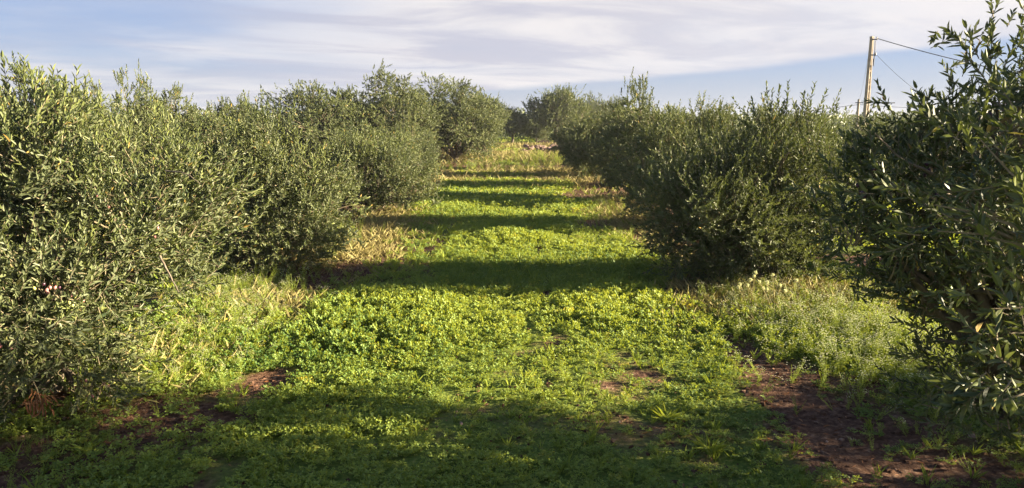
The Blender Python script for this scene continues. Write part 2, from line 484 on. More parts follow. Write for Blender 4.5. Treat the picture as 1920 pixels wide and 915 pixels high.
def build_crown(seed, lobes, nclus, per, leaf=0.058, lw=0.013, tw=(0.14, 0.30), spread=0.13, up=0.85, nodes=7, sprouts=0, shell=0.62, bias=0.0, top=None, upcurl=0.25, focus=None):
    rng = np.random.default_rng(seed)
    acc = Acc()
    cp, cu = sample_clusters(rng, sublobes(seed, lobes), nclus, shell, focus)
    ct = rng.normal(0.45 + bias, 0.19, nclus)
    cs = rng.uniform(0.6, 1.35, nclus)
    # thin branchlet feeding each cluster, from further inside the crown
    cen = np.array([l[:3] for l in lobes])
    near = cen[np.argmin(((cp[:, None] - cen[None]) ** 2).sum(-1), 1)]
    inner = cp * 0.45 + near * 0.55 - np.array([0, 0, 0.12])
    tubes(acc, bez(inner, (inner + cp) / 2 + rng.normal(0, 0.04, cp.shape), cp, 4), np.linspace(0.006, 0.0022, 4)[None].repeat(len(cp), 0) * (leaf / 0.058), 1, 3)
    rep = np.maximum((per * cs).astype(int), 3)
    idx = np.repeat(np.arange(nclus), rep)
    N = len(idx)
    lowz = np.clip((cp[idx, 2] - cp[:, 2].min()) / max(np.ptp(cp[:, 2]), .1), 0, 1)
    dirs = nrm(cu[idx] * 0.9 + np.array([0, 0, 1.0]) * (up * (lowz * 1.25 - .25))[:, None] + rng.normal(0, 0.42, (N, 3)))
    p = cp[idx] + rng.normal(0, spread, (N, 3)) * cs[idx][:, None]
    p[:, 2] = np.maximum(p[:, 2], 0.06)
    ln = rng.uniform(tw[0], tw[1], N)
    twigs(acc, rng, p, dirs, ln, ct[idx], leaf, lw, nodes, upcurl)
    if sprouts:   # long upright shoots on top
        hi = cp[:, 2] > np.quantile(cp[:, 2], 0.80)
        sp = cp[hi]; su = cu[hi]
        k = rng.integers(0, len(sp), sprouts)
        d = nrm(su[k] * 0.25 + np.array([0, 0, 1.0]) + rng.normal(0, 0.22, (sprouts, 3)))
        twigs(acc, rng, sp[k], d, rng.uniform(0.18, 0.40, sprouts) * (1 if leaf < .09 else 1.3), np.full(sprouts, 0.62), leaf, lw, nodes + 2, 0.1, 0.0022)
    if top is not None:   # extra shoots placed one by one: (x, y, z, dx, dy, dz, length)
        t = np.array(top, float)
        twigs(acc, rng, t[:, :3], nrm(t[:, 3:6]), t[:, 6], np.full(len(t), 0.55), leaf * 1.25, lw * 1.1, nodes + 1, 0.12, 0.0025)
    return acc, cp


def build_trunk(seed, lobes, r0=0.07, fork=0.35, lean=(0, 0), nl=None, base_flare=1.35, tips=None):
    """a tapered trunk with limbs up into the crown"""
    rng = np.random.default_rng(seed + 500)
    acc = Acc()
    f = np.array([lean[0], lean[1], fork])
    K = 6
    tt = np.linspace(0, 1, K)
    P = np.array([[0, 0, -0.08]]) * (1 - tt[:, None]) + f * tt[:, None] + rng.normal(0, r0 * 0.12, (K, 3)) * (tt * (1 - tt) * 4)[:, None]
    tubes(acc, P[None], (r0 * (base_flare - (base_flare - 0.85) * tt ** 0.6))[None], 0, 9)
    cen = np.array([l[:3] for l in lobes])
    for c in cen:
        end = c * 0.80 + f * 0.20
        m = (f + end) / 2 + np.array([(end[0] - f[0]) * 0.18, (end[1] - f[1]) * 0.18, -0.06 * abs(end[2] - f[2])]) + rng.normal(0, 0.05, 3)
        B = bez(f[None] * 1.0 - np.array([0, 0, r0]), m[None], end[None], 7)
        B[:, 1:-1] += rng.normal(0, 0.015, B[:, 1:-1].shape)
        tubes(acc, B, np.linspace(r0 * 0.62, r0 * 0.16, 7)[None], 0, 6)
        for q in range(3):
            s = B[0, rng.integers(2, 6)]
            e = s + nrm(rng.normal(0, 1, 3) + (end - f) * 0.8 + [0, 0, 0.5]) * rng.uniform(0.15, 0.32) * max(1, np.linalg.norm(end - f))
            tubes(acc, bez(s[None], ((s + e) / 2 + rng.normal(0, 0.04, 3))[None], e[None], 5), np.linspace(r0 * 0.22, r0 * 0.07, 5)[None], 0, 5)
    return acc


def auto_lobes(seed, r, h, low=0.35, n=7, flat=1.0):
    """lobes of a bushy olive: a ring of low ones, a few high ones"""
    rng = np.random.default_rng(seed + 900)
    L = [(0, 0, (h + low) / 2, r * 0.72, r * 0.72 * flat, (h - low) * 0.36)]
    a0 = rng.uniform(0, 6.28)
    for i in range(n):
        a = a0 + i / n * 6.283 + rng.normal(0, 0.2)
        lvl = (0.30, 0.55, 0.42)[i % 3] + rng.normal(0, 0.04)
        q = r * rng.uniform(0.50, 0.62)
        L.append((math.cos(a) * q, math.sin(a) * q * flat, low + (h - low) * lvl, r * rng.uniform(.40, .50), r * rng.uniform(.40, .50) * flat, (h - low) * rng.uniform(0.24, 0.32)))
    for i in range(3):
        a = a0 + i * 2.1 + rng.normal(0, 0.4)
        q = r * rng.uniform(0.25, 0.5)
        hh = h - (h - low) * (0.14, 0.24, 0.36)[i]
        L.append((math.cos(a) * q, math.sin(a) * q * flat, hh, r * rng.uniform(.26, .36), r * rng.uniform(.26, .36) * flat, (h - low) * rng.uniform(0.18, 0.26)))
    return L


def tree(x, y, label, group, crown_me, trunk_me, sc=1.0, rz=0.0, zs=1.0):
    e = bpy.data.objects.new('olive_tree', None); COL.objects.link(e)
    e.location = (x, y, float(terrain(x, y))); e.rotation_euler = (0, 0, rz); e.scale = (sc, sc, sc * zs)
    e.empty_display_size = 0.3
    tag(e, label, 'tree', group)
    link('crown', crown_me, e); link('trunk', trunk_me, e)
    return e


G_L = 'olive trees in the row left of the grass aisle'
G_R = 'olive trees in the row right of the grass aisle'
G_B = 'olive trees standing behind the two front rows'


def W(x, y, yk=0.75):
    """makes pixel-to-local lobe helper for a tree at x, y"""
    z0 = float(terrain(x, y))
    def lobe(px, py, dY, rx, rz, ry=None):
        p = pix(px, py, y + dY)
        return (p[0] - x, dY, p[2] - z0, rx, ry or rx * yk, rz)
    return lobe


def shoot(x, y, px, py, dY, dx, dy, dz, ln):
    p = pix(px, py, y + dY); z0 = float(terrain(x, y))
    return (p[0] - x, dY, p[2] - z0, dx, dy, dz, ln)


def near_tree(x, y, seed, lobes, label, group, ncl, per, r0=0.07, fork=0.35, top=None, **kw):
    cr, cp = build_crown(seed, lobes, ncl, per, top=top, **kw)
    tr = build_trunk(seed, lobes, r0, fork)
    e = tree(x, y, label, group, cr.mesh('crown', [M_OLIVE, M_TWIG]), tr.mesh('trunk', [M_BARK], True))
    return e, cp


# ---- left row, first tree (photo: x 0-430)
x, y = -3.35, 4.7
l = W(x, y, 1.0)
lob = [l(60, 480, 0, 0.80, 0.62), l(-60, 400, 0.1, 0.65, 0.48), l(115, 300, 0.0, 0.26, 0.30), l(20, 310, 0.2, 0.40, 0.24),
       l(250, 390, 0.1, 0.46, 0.36), l(330, 430, 0.35, 0.36, 0.30), l(110, 520, -0.35, 0.55, 0.38), l(50, 690, -0.3, 0.55, 0.42),
       l(150, 740, -0.2, 0.34, 0.26), l(-30, 560, -0.6, 0.5, 0.5), l(-160, 500, 0, 0.7, 0.8), l(200, 490, 0.1, 0.40, 0.26), l(120, 640, 0.25, .45, .3)]
tp = [shoot(x, y, px, py, dY, dx, 0.05, 1, ln) for px, py, dY, dx, ln in
      ((105, 215, 0, 0, .26), (120, 220, .1, .12, .22), (90, 215, -.05, -.15, .2), (70, 220, .2, -.1, .3), (150, 240, .1, .2, .3), (185, 270, .1, .1, .28), (20, 200, .2, -.1, .3), (130, 210, 0, .3, .25), (45, 190, .2, .1, .25),
       (290, 300, .3, .05, .3), (240, 300, .2, .1, .28))]
T_L1, cp1 = near_tree(x, y, 11, lob, 'nearest olive tree at the left edge, green and pink olives on its low branches', G_L, 430, 12, 0.085, 0.4, top=tp, leaf=0.064, lw=0.0155, sprouts=10, bias=-0.04, spread=.085, upcurl=.3)

# ---- left row, second tree (photo: x 380-650)
x, y = -3.25, 9.0
l = W(x, y)
lob = [l(520, 400, 0, 0.80, 0.68), l(460, 335, 0, 0.5, 0.40), l(550, 320, .1, .45, .36), l(600, 370, 0, .45, .42), l(420, 380, -.1, .6, .5), l(520, 440, -.4, .7, .32),
       l(495, 265, 0, .22, .26), l(600, 430, .3, .38, .3), l(400, 450, -.2, .5, .35), l(350, 330, .1, .5, .5), l(330, 430, 0, .45, .4)]
tp = [shoot(x, y, px, py, dY, dx, 0.05, 1, ln) for px, py, dY, dx, ln in ((492, 235, 0, 0, .42), (500, 250, .1, .1, .3), (520, 250, .1, .2, .3), (470, 230, .1, -.2, .35), (550, 240, 0, .1, .35), (575, 260, 0, .15, .3), (440, 250, 0, -.1, .3))]
T_L2, _ = near_tree(x, y, 12, lob, 'second olive tree in the left row, bushy to the ground, one tall shoot on top', G_L, 330, 12, 0.08, 0.35, top=tp, leaf=0.068, lw=0.0185, sprouts=10, bias=0.0, spread=.10)

# ---- left row, third tree (photo: x 590-810)
x, y = -2.95, 14.2
lob = auto_lobes(13, 1.36, 1.72, 0.12, 8, .8)
T_L3, _ = near_tree(x, y, 13, lob, 'third olive tree in the left row, rounded, above a tuft of straw grass', G_L, 260, 11, 0.09, 0.3, leaf=0.074, lw=0.021, sprouts=14, tw=(.13, .28), spread=.11, nodes=6)

# ---- right row, nearest tree (photo: x 1560-1920)
x, y = 2.95, 3.35
l = W(x, y, 1.0)
lob = [l(1858, 95, 0, .16, .15), l(1812, 60, .05, .10, .07), l(1890, 200, 0.05, .18, .15), l(1800, 205, 0, .11, .08), l(1900, 300, .1, .26, .20), l(1800, 340, 0, .38, .18), l(1690, 330, 0, .24, .13), l(1615, 350, .1, .16, .11),
       l(1720, 430, 0.1, .28, .16), l(1880, 420, 0, .48, .30), l(1800, 520, .1, .38, .26), l(1860, 640, 0, .42, .32), l(1800, 700, .1, .25, .22), l(1900, 760, .1, .38, .24), l(1950, 500, .0, .55, .5),
       l(2060, 300, 0.1, .6, .55), l(2080, 560, 0, .6, .6), l(2010, 330, .5, .55, .55), l(2000, 420, .8, .55, .55), l(2080, 420, -.8, .65, .75), l(2200, 420, -1.4, .7, .75), l(2150, 300, -.2, .6, .55), l(2150, 600, .2, .7, .7), l(2120, 380, .5, .6, .6),  # unseen lobes past the right frame edge, enlarged to shade the foreground
       l(2240, 360, .75, .65, .65), l(2240, 580, .8, .55, .55), l(2300, 200, .7, .6, .5), l(1650, 300, .1, .18, .13), l(1735, 265, .1, .18, .12), l(1600, 410, .1, .16, .12), l(1660, 500, .1, .18, .14), l(1740, 560, .1, .2, .16), l(2300, 300, -.5, .7, .6), l(2350, 130, .2, .65, .5), l(2300, 150, -.7, .6, .5)]
tp = [shoot(x, y, px, py, dY, dx, dy, dz, ln) for px, py, dY, dx, dy, dz, ln in
      ((1855, 120, 0, 0, 0, 1, .15), (1835, 110, 0, -.6, 0, 1, .14), (1815, 90, 0, -.9, 0, .6, .12), (1880, 130, 0, .4, 0, 1, .16), (1795, 205, 0, -.8, 0, .35, .12),
       (1640, 310, 0, -.25, 0, 1, .18), (1625, 325, .05, -.5, 0, .8, .17), (1700, 310, 0, 0, 0, 1, .16), (1745, 300, 0, .2, .1, 1, .20), (1765, 300, 0, -.1, 0, 1, .2), (1600, 350, .1, -1, 0, .5, .14),
       (1665, 360, 0, -1, 0, .6, .2), (1690, 560, 0, -1, 0, .1, .16), (1740, 620, 0, -1, 0, .2, .17), (1700, 480, 0, -1, 0, .3, .18))]
T_R0, cpR = near_tree(x, y, 14, lob, 'nearest olive tree at the right edge, dark, a tall bough reaching the top corner', G_R, 860, 7, 0.085, 0.5, top=tp, focus=lambda l: (4.5 if l[0] < -.8 else 2.4) if l[0] < -.25 and abs(l[1]) < .4 else 1.0, leaf=0.059, lw=0.0138, spread=0.060, tw=(.06, .16), shell=.4, bias=-.25, nodes=5, upcurl=.12)  # negative bias darkens the leaf colour, painting in the crown's shaded side

# ---- right row, second tree (photo: x 1230-1600)
x, y = 3.05, 8.35
l = W(x, y)
lob = [l(1400, 400, 0, .95, .80), l(1480, 320, 0, .60, .50), l(1330, 370, 0, .55, .45), l(1480, 255, .1, .34, .24), l(1540, 330, .0, .5, .45), l(1290, 440, 0, .50, .40),
       l(1380, 480, -.2, .75, .32), l(1500, 440, -.1, .55, .42), l(1330, 400, -.4, .55, .45), l(1430, 350, .5, .6, .5), l(1355, 285, .1, .30, .22), l(1560, 400, .1, .4, .4)]
tp = [shoot(x, y, px, py, dY, dx, 0.05, 1, ln * .72) for px, py, dY, dx, ln in ((1440, 215, 0, -.1, .45), (1455, 215, 0, .1, .4), (1475, 215, 0, 0, .45), (1500, 220, 0, .15, .35), (1525, 225, 0, .45, .45), (1545, 235, 0, .6, .4), (1420, 230, 0, -.3, .35), (1510, 215, 0, .3, .45), (1350, 250, 0, 0, .2), (1330, 260, 0, -.1, .2), (1430, 245, .1, -.5, .3), (1450, 240, -.1, 0, .3), (1465, 235, .15, -.2, .35), (1490, 240, .1, .2, .3), (1515, 245, .1, .5, .3), (1535, 250, -.1, .3, .3), (1550, 260, .1, .9, .3), (1410, 255, .1, -.6, .25))]
rs = np.random.default_rng(61)
tp += [shoot(x, y, rs.uniform(1415, 1555), rs.uniform(225, 290), rs.normal(0, .12), rs.normal(.1, .35), rs.normal(0, .2), 1, rs.uniform(.18, .36)) for _ in range(34)]
T_R1, _ = near_tree(x, y, 15, lob, 'second olive tree in the right row, big and bushy with long feathery shoots on top', G_R, 360, 12, 0.09, 0.35, top=tp, leaf=0.068, lw=0.018, sprouts=8, bias=-.02, spread=.10)

# ---- right row, third tree
lob = auto_lobes(16, 1.40, 2.05, 0.15, 8, .72)
T_R2, _ = near_tree(3.25, 12.9, 16, lob, 'third olive tree in the right row, dark below and pale green on top', G_R, 260, 11, 0.09, 0.35, leaf=0.072, lw=0.020, sprouts=14, tw=(.13, .28), spread=.11, nodes=6)

# ---- shared crowns for the farther trees
def variant(seed, r, h, low, ncl, per, leaf, lw, fl=1.0, **kw):
    lob = auto_lobes(seed, r, h, low, 8, fl)
    c, _ = build_crown(seed, lob, ncl, per, leaf=leaf, lw=lw, **kw)
    t = build_trunk(seed, lob, 0.09 * r / 1.3, max(low, .3))
    return c.mesh('crown', [M_OLIVE, M_TWIG]), t.mesh('trunk', [M_BARK], True)


VB = [variant(30 + i, 1.4, 2.2, 0.12, 230, 15, 0.074, 0.022, nodes=6, tw=(.11, .22), spread=.085, up=.40, upcurl=.12, sprouts=2, fl=.78) for i in range(3)]       # bushy, foliage to the ground
VT = [variant(40 + i, 2.15, 3.6, 0.22, 520, 13, 0.10, 0.036, nodes=5, tw=(.14, .28), spread=.15, up=.35, upcurl=.1, sprouts=0) for i in range(3)]        # big old ones on a clear trunk
VS = [variant(50, 1.3, 2.3, 0.9, 200, 12, 0.10, 0.036, nodes=4, tw=(.16, .3), spread=.14, up=.4, upcurl=.1)]

far = [
    # x, Y, mesh, scale, zscale, rz, label, group
    (-3.4, 18.6, VB[0], 0.92, 0.82, 0.3, 'fourth olive tree in the left row, half hidden by the rounded third one', G_L),
    (-3.6, 23.0, VB[1], 0.95, 0.85, 1.3, 'fifth olive tree in the left row, just before the tall old ones', G_L),
    (3.2, 17.1, VB[1], 1.0, 1.15, 2.1, 'fourth olive tree in the right row, beside the patch of bare red soil', G_R),
    (3.0, 21.3, VB[2], 1.0, 1.12, 0.5, 'fifth olive tree in the right row, between the bare soil and the dirt track', G_R),
    (3.0, 25.4, VB[0], 1.05, 0.95, 4.0, 'sixth olive tree in the right row', G_R),
    (2.95, 29.6, VB[1], 1.1, 0.95, 5.0, 'farthest olive tree in the right row, next to the dirt track', G_R),
    (-2.75, 33.5, VT[0], 1.05, 0.98, 0.0, 'tall old olive hanging low over the bank at the far end of the aisle', G_B),
    (-5.3, 30.0, VT[1], 1.05, 1.0, 1.0, 'tall old olive with a pointed top behind the left row', G_B),
    (-7.6, 28.0, VT[2], 1.0, 0.93, 2.0, 'tall old olive, leftmost of the three big trees by the aisle end', G_B),
    (3.2, 50.5, VS[0], 1.68, 1.0, 3.3, 'dark round olive tree beyond the stone wall with its trunk bare', G_B),
    (0.05, 50.0, VS[0], 1.05, 1.05, 0.0, 'small olive tree on a leaning bare trunk in the far field', G_B),
    (-1.9, 46.0, VS[0], 1.25, 1.1, 2.2, 'small olive tree half hidden behind the tall one at the aisle end', G_B),
    (1.9, 53.0, VS[0], 0.8, 0.9, 4.2, 'small dark olive tree between the two bare trunks in the far field', G_B),
    (7.2, 56.0, VT[0], 1.0, 1.0, 1.0, 'grey green olive crown just right of the dark round far tree', G_B),
    # second row to the left
    (-8.7, 11.8, VB[2], 1.05, 1.22, 0.0, 'olive tree behind the nearest left one, its crown leftmost on the skyline', G_B),
    (-8.9, 14.9, VB[0], 0.95, 1.02, 1.0, 'dark olive crown on the skyline, just right of the nearest left tree', G_B),
    (-8.8, 16.6, VB[1], 0.9, 1.36, 2.2, 'tallest narrow olive crown on the skyline behind the left row', G_B),
    (-8.9, 19.2, VB[2], 1.05, 1.2, 3.0, 'olive crown on the left skyline right of the tallest narrow one', G_B),
    (-9.3, 23.3, VB[0], 1.0, 1.25, 4.0, 'olive crown on the left skyline behind the second tree of the left row', G_B),
    (-9.6, 28.5, VB[1], 0.9, 0.8, 4.6, 'low olive crown in the dip of the left skyline', G_B),
    (-14.5, 18.5, VB[0], 1.2, 1.15, .6, 'olive tree in the third row back, at the far left', G_B),
    (-14.8, 24.0, VB[1], 1.2, 1.1, 1.6, 'olive tree in the third row back, behind the tallest narrow crown', G_B),
    (-15.0, 30.0, VB[2], 1.0, 0.85, 2.6, 'olive tree in the third row back, behind the dip of the left skyline', G_B),
    # second row to the right
    (8.9, 3.5, VB[2], 1.0, 1.1, 1.0, 'unseen olive tree added beyond the right edge to shade the foreground', G_B),  # out-of-view tree, added to darken the foreground and the nearest right tree
    (8.9, 8.7, VB[0], 1.0, 0.95, 3.0, 'olive tree glimpsed through the boughs of the nearest right tree', G_B),
    (8.9, 12.9, VB[1], 1.0, .92, 2.0, 'olive tree behind the right row, below the concrete pole', G_B),
    (9.0, 17.1, VB[2], 1.0, .92, 1.0, 'olive tree behind the right row, left of the concrete pole', G_B),
    (9.0, 21.3, VB[0], 1.0, .95, 0.2, 'olive tree behind the feathery shoots of the second right tree', G_B),
    (9.1, 25.5, VB[1], 1.0, 1.0, 5.0, 'olive tree seen between the second and third trees of the right row', G_B),
    (9.1, 30.0, VB[2], 1.1, 1.1, 4.0, 'olive tree behind the third and fourth trees of the right row', G_B),
    (14.5, 17.1, VB[1], 1.0, .85, 0.8, 'low olive tree at the right skyline under the power cable', G_B),
    (15.0, 26.0, VB[2], 1.0, .9, 1.8, 'low olive tree on the right skyline beside the thin post', G_B),
    (22.0, 30.0, VB[0], 1.0, .9, 2.8, 'small far olive tree at the right skyline behind the nearest right tree', G_B),
]
for (fx, fy, me, sc, zs, rz, lb, gr) in far:
    tree(fx, fy, lb, gr, me[0], me[1], sc, rz, zs)


# ------------------------------------------------------------------ fruit on the two nearest trees
def olive_mesh(mat, seed):
    rng = np.random.default_rng(seed)
    a = Acc(); K, S = 7, 8
    th = np.linspace(0.02, np.pi - 0.02, K)
    P = np.stack([np.zeros(K), np.zeros(K), -np.cos(th) * 0.0125], -1)
    tubes(a, P[None], (np.sin(th) * 0.0092)[None], 0, S)
    tubes(a, np.array([[[0, 0, 0.012], [0.001, 0, 0.02], [0.003, 0, 0.03]]]), np.array([[.0012, .001, .001]]), 1, 3)
    return a.mesh('olive', [mat, M_TWIG], True)


OM = {'g': olive_mesh(M_FGREEN, 1), 'p': olive_mesh(M_FPINK, 2), 'd': olive_mesh(M_FDARK, 3)}


def put_olives(t, spots, seed, cps):
    rng = np.random.default_rng(seed)
    base = np.array(t.location)
    for (px, py, Y, kinds, n, sp) in spots:
        c = pix(px, py, Y) - base
        c = cps[np.argmin(np.linalg.norm((cps - c) * [1, .5, 1], axis=1))] + np.array([0, -.05, -.02])     # hang them on the nearest sprig
        for i in range(n):
            p = c + rng.normal(0, sp, 3) * .0028
            o = link('olive', OM[kinds[rng.integers(len(kinds))]], t, p)
            o.rotation_euler = (rng.normal(0, .3), rng.normal(0, .3), 0)
            s = rng.uniform(0.85, 1.15); o.scale = (s, s, s)


put_olives(T_L1, [(35, 510, 3.75, 'p', 4, 10), (175, 735, 4.0, 'ppg', 4, 5), (130, 795, 4.0, 'g', 7, 6), (60, 790, 4.0, 'g', 4, 8), (120, 755, 4.0, 'g', 5, 12),
                  (215, 750, 4.1, 'gp', 5, 8), (180, 530, 4.1, 'gp', 5, 9), (225, 700, 4.15, 'gp', 4, 10), (95, 715, 4.0, 'g', 5, 10), (155, 775, 4.0, 'p', 2, 5), (250, 370, 4.3, 'gp', 4, 12), (120, 375, 4.0, 'p', 3, 12),
                  (15, 620, 3.8, 'pg', 4, 10), (310, 330, 4.6, 'p', 3, 6), (90, 470, 3.9, 'gd', 4, 16), (20, 800, 4, 'g', 3, 6)], 1, cp1)
put_olives(T_R0, [(1578, 330, 3.2, 'd', 5, 7), (1620, 220, 3.2, 'd', 3, 5), (1905, 200, 3.2, 'd', 3, 6), (1880, 450, 3.1, 'd', 4, 9), (1760, 350, 3.1, 'd', 4, 10), (1690, 200, 3.2, 'd', 2, 6), (1860, 160, 3.15, 'd', 4, 12),
                  (1830, 560, 3.1, 'd', 4, 14), (1740, 250, 3.2, 'd', 3, 8)], 2, cpR)

# a withered sprig caught in the nearest left tree, and pale dead boughs
rng = np.random.default_rng(5)
a = Acc()
b0 = pix(72, 745, 3.95) - np.array(T_L1.location)
n = 46
bb = b0 + rng.normal(0, 1, (n, 3)) * [.035, .03, .05]
dd = nrm(rng.normal(0, .35, (n, 3)) + [0.1, -0.1, -1.0])
leaves(a, bb, dd, nrm(rng.normal(0, 1, (n, 3)) + [1, -1, 0]), rng.uniform(.05, .085, n), rng.uniform(.008, .014, n), rng.random(n), 0)
tubes(a, np.array([[b0 + [-.05, 0, .18], b0 + [0, 0, .05], b0 + [.02, 0, -.12]]]), np.array([[.004, .003, .002]]), 1, 4)
o = link('withered_sprig', a.mesh('withered_sprig', [M_DEAD, M_TWIG]), T_L1); o['label'] = 'rust brown withered leaves hanging in the low branches'


def branch(t, pts, r, label=None):
    base = np.array(t.location)
    P = np.array([pix(*p) - base for p in pts])
    tt = np.linspace(0, len(P) - 1, 4 * len(P))
    Q = np.stack([np.interp(tt, np.arange(len(P)), P[:, k]) for k in range(3)], -1)
    for _ in range(2): Q[1:-1] = (Q[:-2] + Q[1:-1] * 2 + Q[2:]) / 4
    rng = np.random.default_rng(len(pts) + int(r * 1e4)); Q[1:-1] += rng.normal(0, r * .25, Q[1:-1].shape)
    a = Acc(); tubes(a, Q[None], np.linspace(r, r * .35, len(Q))[None], 0, 7)
    o = link('branch', a.mesh('branch', [M_BARK2], True), t)
    if label: o['label'] = label


M_BARK2 = noisy_mat('young_olive_bark', (0.09, 0.07, 0.05), (0.24, 0.20, 0.15), 18, 0.85, 0.5)
branch(T_R0, [(1990, 560, 3.3), (1925, 490, 3.15), (1885, 445, 3.0), (1855, 425, 2.95)], 0.020, 'bare pale bough sticking out at the right edge')
branch(T_R0, [(1960, 520, 3.3), (1850, 400, 3.1), (1770, 360, 3.1), (1740, 335, 3.1)], 0.014)
branch(T_R0, [(2000, 420, 3.3), (1930, 300, 3.2), (1880, 200, 3.25), (1862, 190, 3.3)], 0.012)
branch(T_R0, [(1840, 420, 3.2), (1760, 330, 3.2), (1690, 300, 3.2), (1640, 250, 3.2)], 0.009)
branch(T_R0, [(1860, 560, 3.1), (1830, 500, 3.05), (1815, 420, 3.1)], 0.006)
branch(T_R1, [(1400, 500, 8.7), (1440, 350, 8.3), (1470, 300, 7.9), (1480, 285, 7.85)], 0.022, 'pale bough showing through the leaves')
branch(T_L1, [(300, 480, 4.4), (320, 520, 4.3), (335, 548, 4.2)], 0.008, 'thin bare twig hanging beneath the leaves')
branch(T_L1, [(310, 320, 4.5), (350, 325, 4.4), (375, 345, 4.35)], 0.006)


# ------------------------------------------------------------------ ground cover
def template_forb(seed, nl=7, r=0.06, hgt=0.07, leaflets=5, ls=0.020, lw=0.011):
    """a rosette of arching compound leaves; returns verts, quads"""
    rng = np.random.default_rng(seed); a = Acc()
    B, D, Nn, L_, W_ = [], [], [], [], []
    for i in range(nl):
        an = i / nl * 6.283 + rng.normal(0, .4); rr = r * rng.uniform(.5, 1.2); hh = hgt * rng.uniform(.6, 1.2)
        out = np.array([math.cos(an), math.sin(an), 0])
        for j in range(leaflets):
            t = 0.35 + 0.65 * j / max(leaflets - 1, 1)
            c = out * rr * t + np.array([0, 0, hh * (1 - (1 - t) ** 2) * 1.0])
            tg = nrm(out * rr + np.array([0, 0, hh * 2 * (1 - t) - .01]))
            sd_ = np.cross(tg, [0, 0, 1.0]); sd_ = sd_ / (np.linalg.norm(sd_) + 1e-6) * (1 if j % 2 else -1)
            d = tg if j == leaflets - 1 else nrm(tg * .6 + sd_ + rng.normal(0, .3, 3))
            B.append(c); D.append(d); Nn.append(nrm(np.array([0, 0, 0.8]) - .4 * out + rng.normal(0, .65, 3))); L_.append(ls * rng.uniform(.7, 1.3)); W_.append(lw * rng.uniform(.8, 1.3))
    tn = np.clip(rng.normal(.5, .2, len(B)), 0, .9)
    leaves(a, np.array(B), np.array(D), np.array(Nn), np.array(L_), np.array(W_), tn, 0, .12, .1)
    return np.concatenate(a.v), np.concatenate(a.f), np.concatenate(a.a)


def template_tuft(seed, n=9, hgt=0.12, w=0.004, lean=0.5, sp=.012):
    rng = np.random.default_rng(seed); a = Acc()
    an = rng.uniform(0, 6.283, n); k = rng.uniform(.1, lean, n)
    d = nrm(np.stack([np.cos(an) * k, np.sin(an) * k, np.ones(n)], -1))
    b = np.stack([rng.normal(0, sp, n), rng.normal(0, sp, n), np.zeros(n)], -1)
    side = np.stack([np.cos(an), np.sin(an), -k], -1)
    leaves(a, b, d, nrm(-side + rng.normal(0, .2, (n, 3))), hgt * rng.uniform(.6, 1.3, n), np.full(n, w), np.clip(rng.normal(.5, .2, n), 0, .9), 0, .1, -.0 + .25)
    return np.concatenate(a.v), np.concatenate(a.f), np.concatenate(a.a)


def scatter(acc, tmpl, x, y, s, zs, rng, tint, mat=0, tilt=0.2):
    v, f, ta = tmpl; N, n = len(x), len(v)
    if N == 0: return
    a = rng.uniform(0, 6.283, N); c, sn = np.cos(a), np.sin(a)
    V = np.empty((N, n, 3))
    tx = rng.normal(0, tilt, N)[:, None]; ty = rng.normal(0, tilt, N)[:, None]
    V[..., 2] = v[None, :, 2] * (s * zs)[:, None]
    V[..., 0] = (v[None, :, 0] * c[:, None] - v[None, :, 1] * sn[:, None]) * s[:, None] + V[..., 2] * tx + x[:, None]
    V[..., 1] = (v[None, :, 0] * sn[:, None] + v[None, :, 1] * c[:, None]) * s[:, None] + V[..., 2] * ty + y[:, None]
    V[..., 2] += terrain(x, y)[:, None] - 0.004
    F = f[None] + (np.arange(N) * n)[:, None, None]
    T = np.clip(ta[None, :] + tint[:, None], 0, .92)
    T = np.where(rng.random((N, 1)) < 0.02, 0.99, T)
    acc.add(V.reshape(-1, 3), F.reshape(-1, 4), mat, T.ravel())


def rand_pts(rng, n, x0, x1, y0, y1):
    return rng.uniform(x0, x1, n), rng.uniform(y0, y1, n)


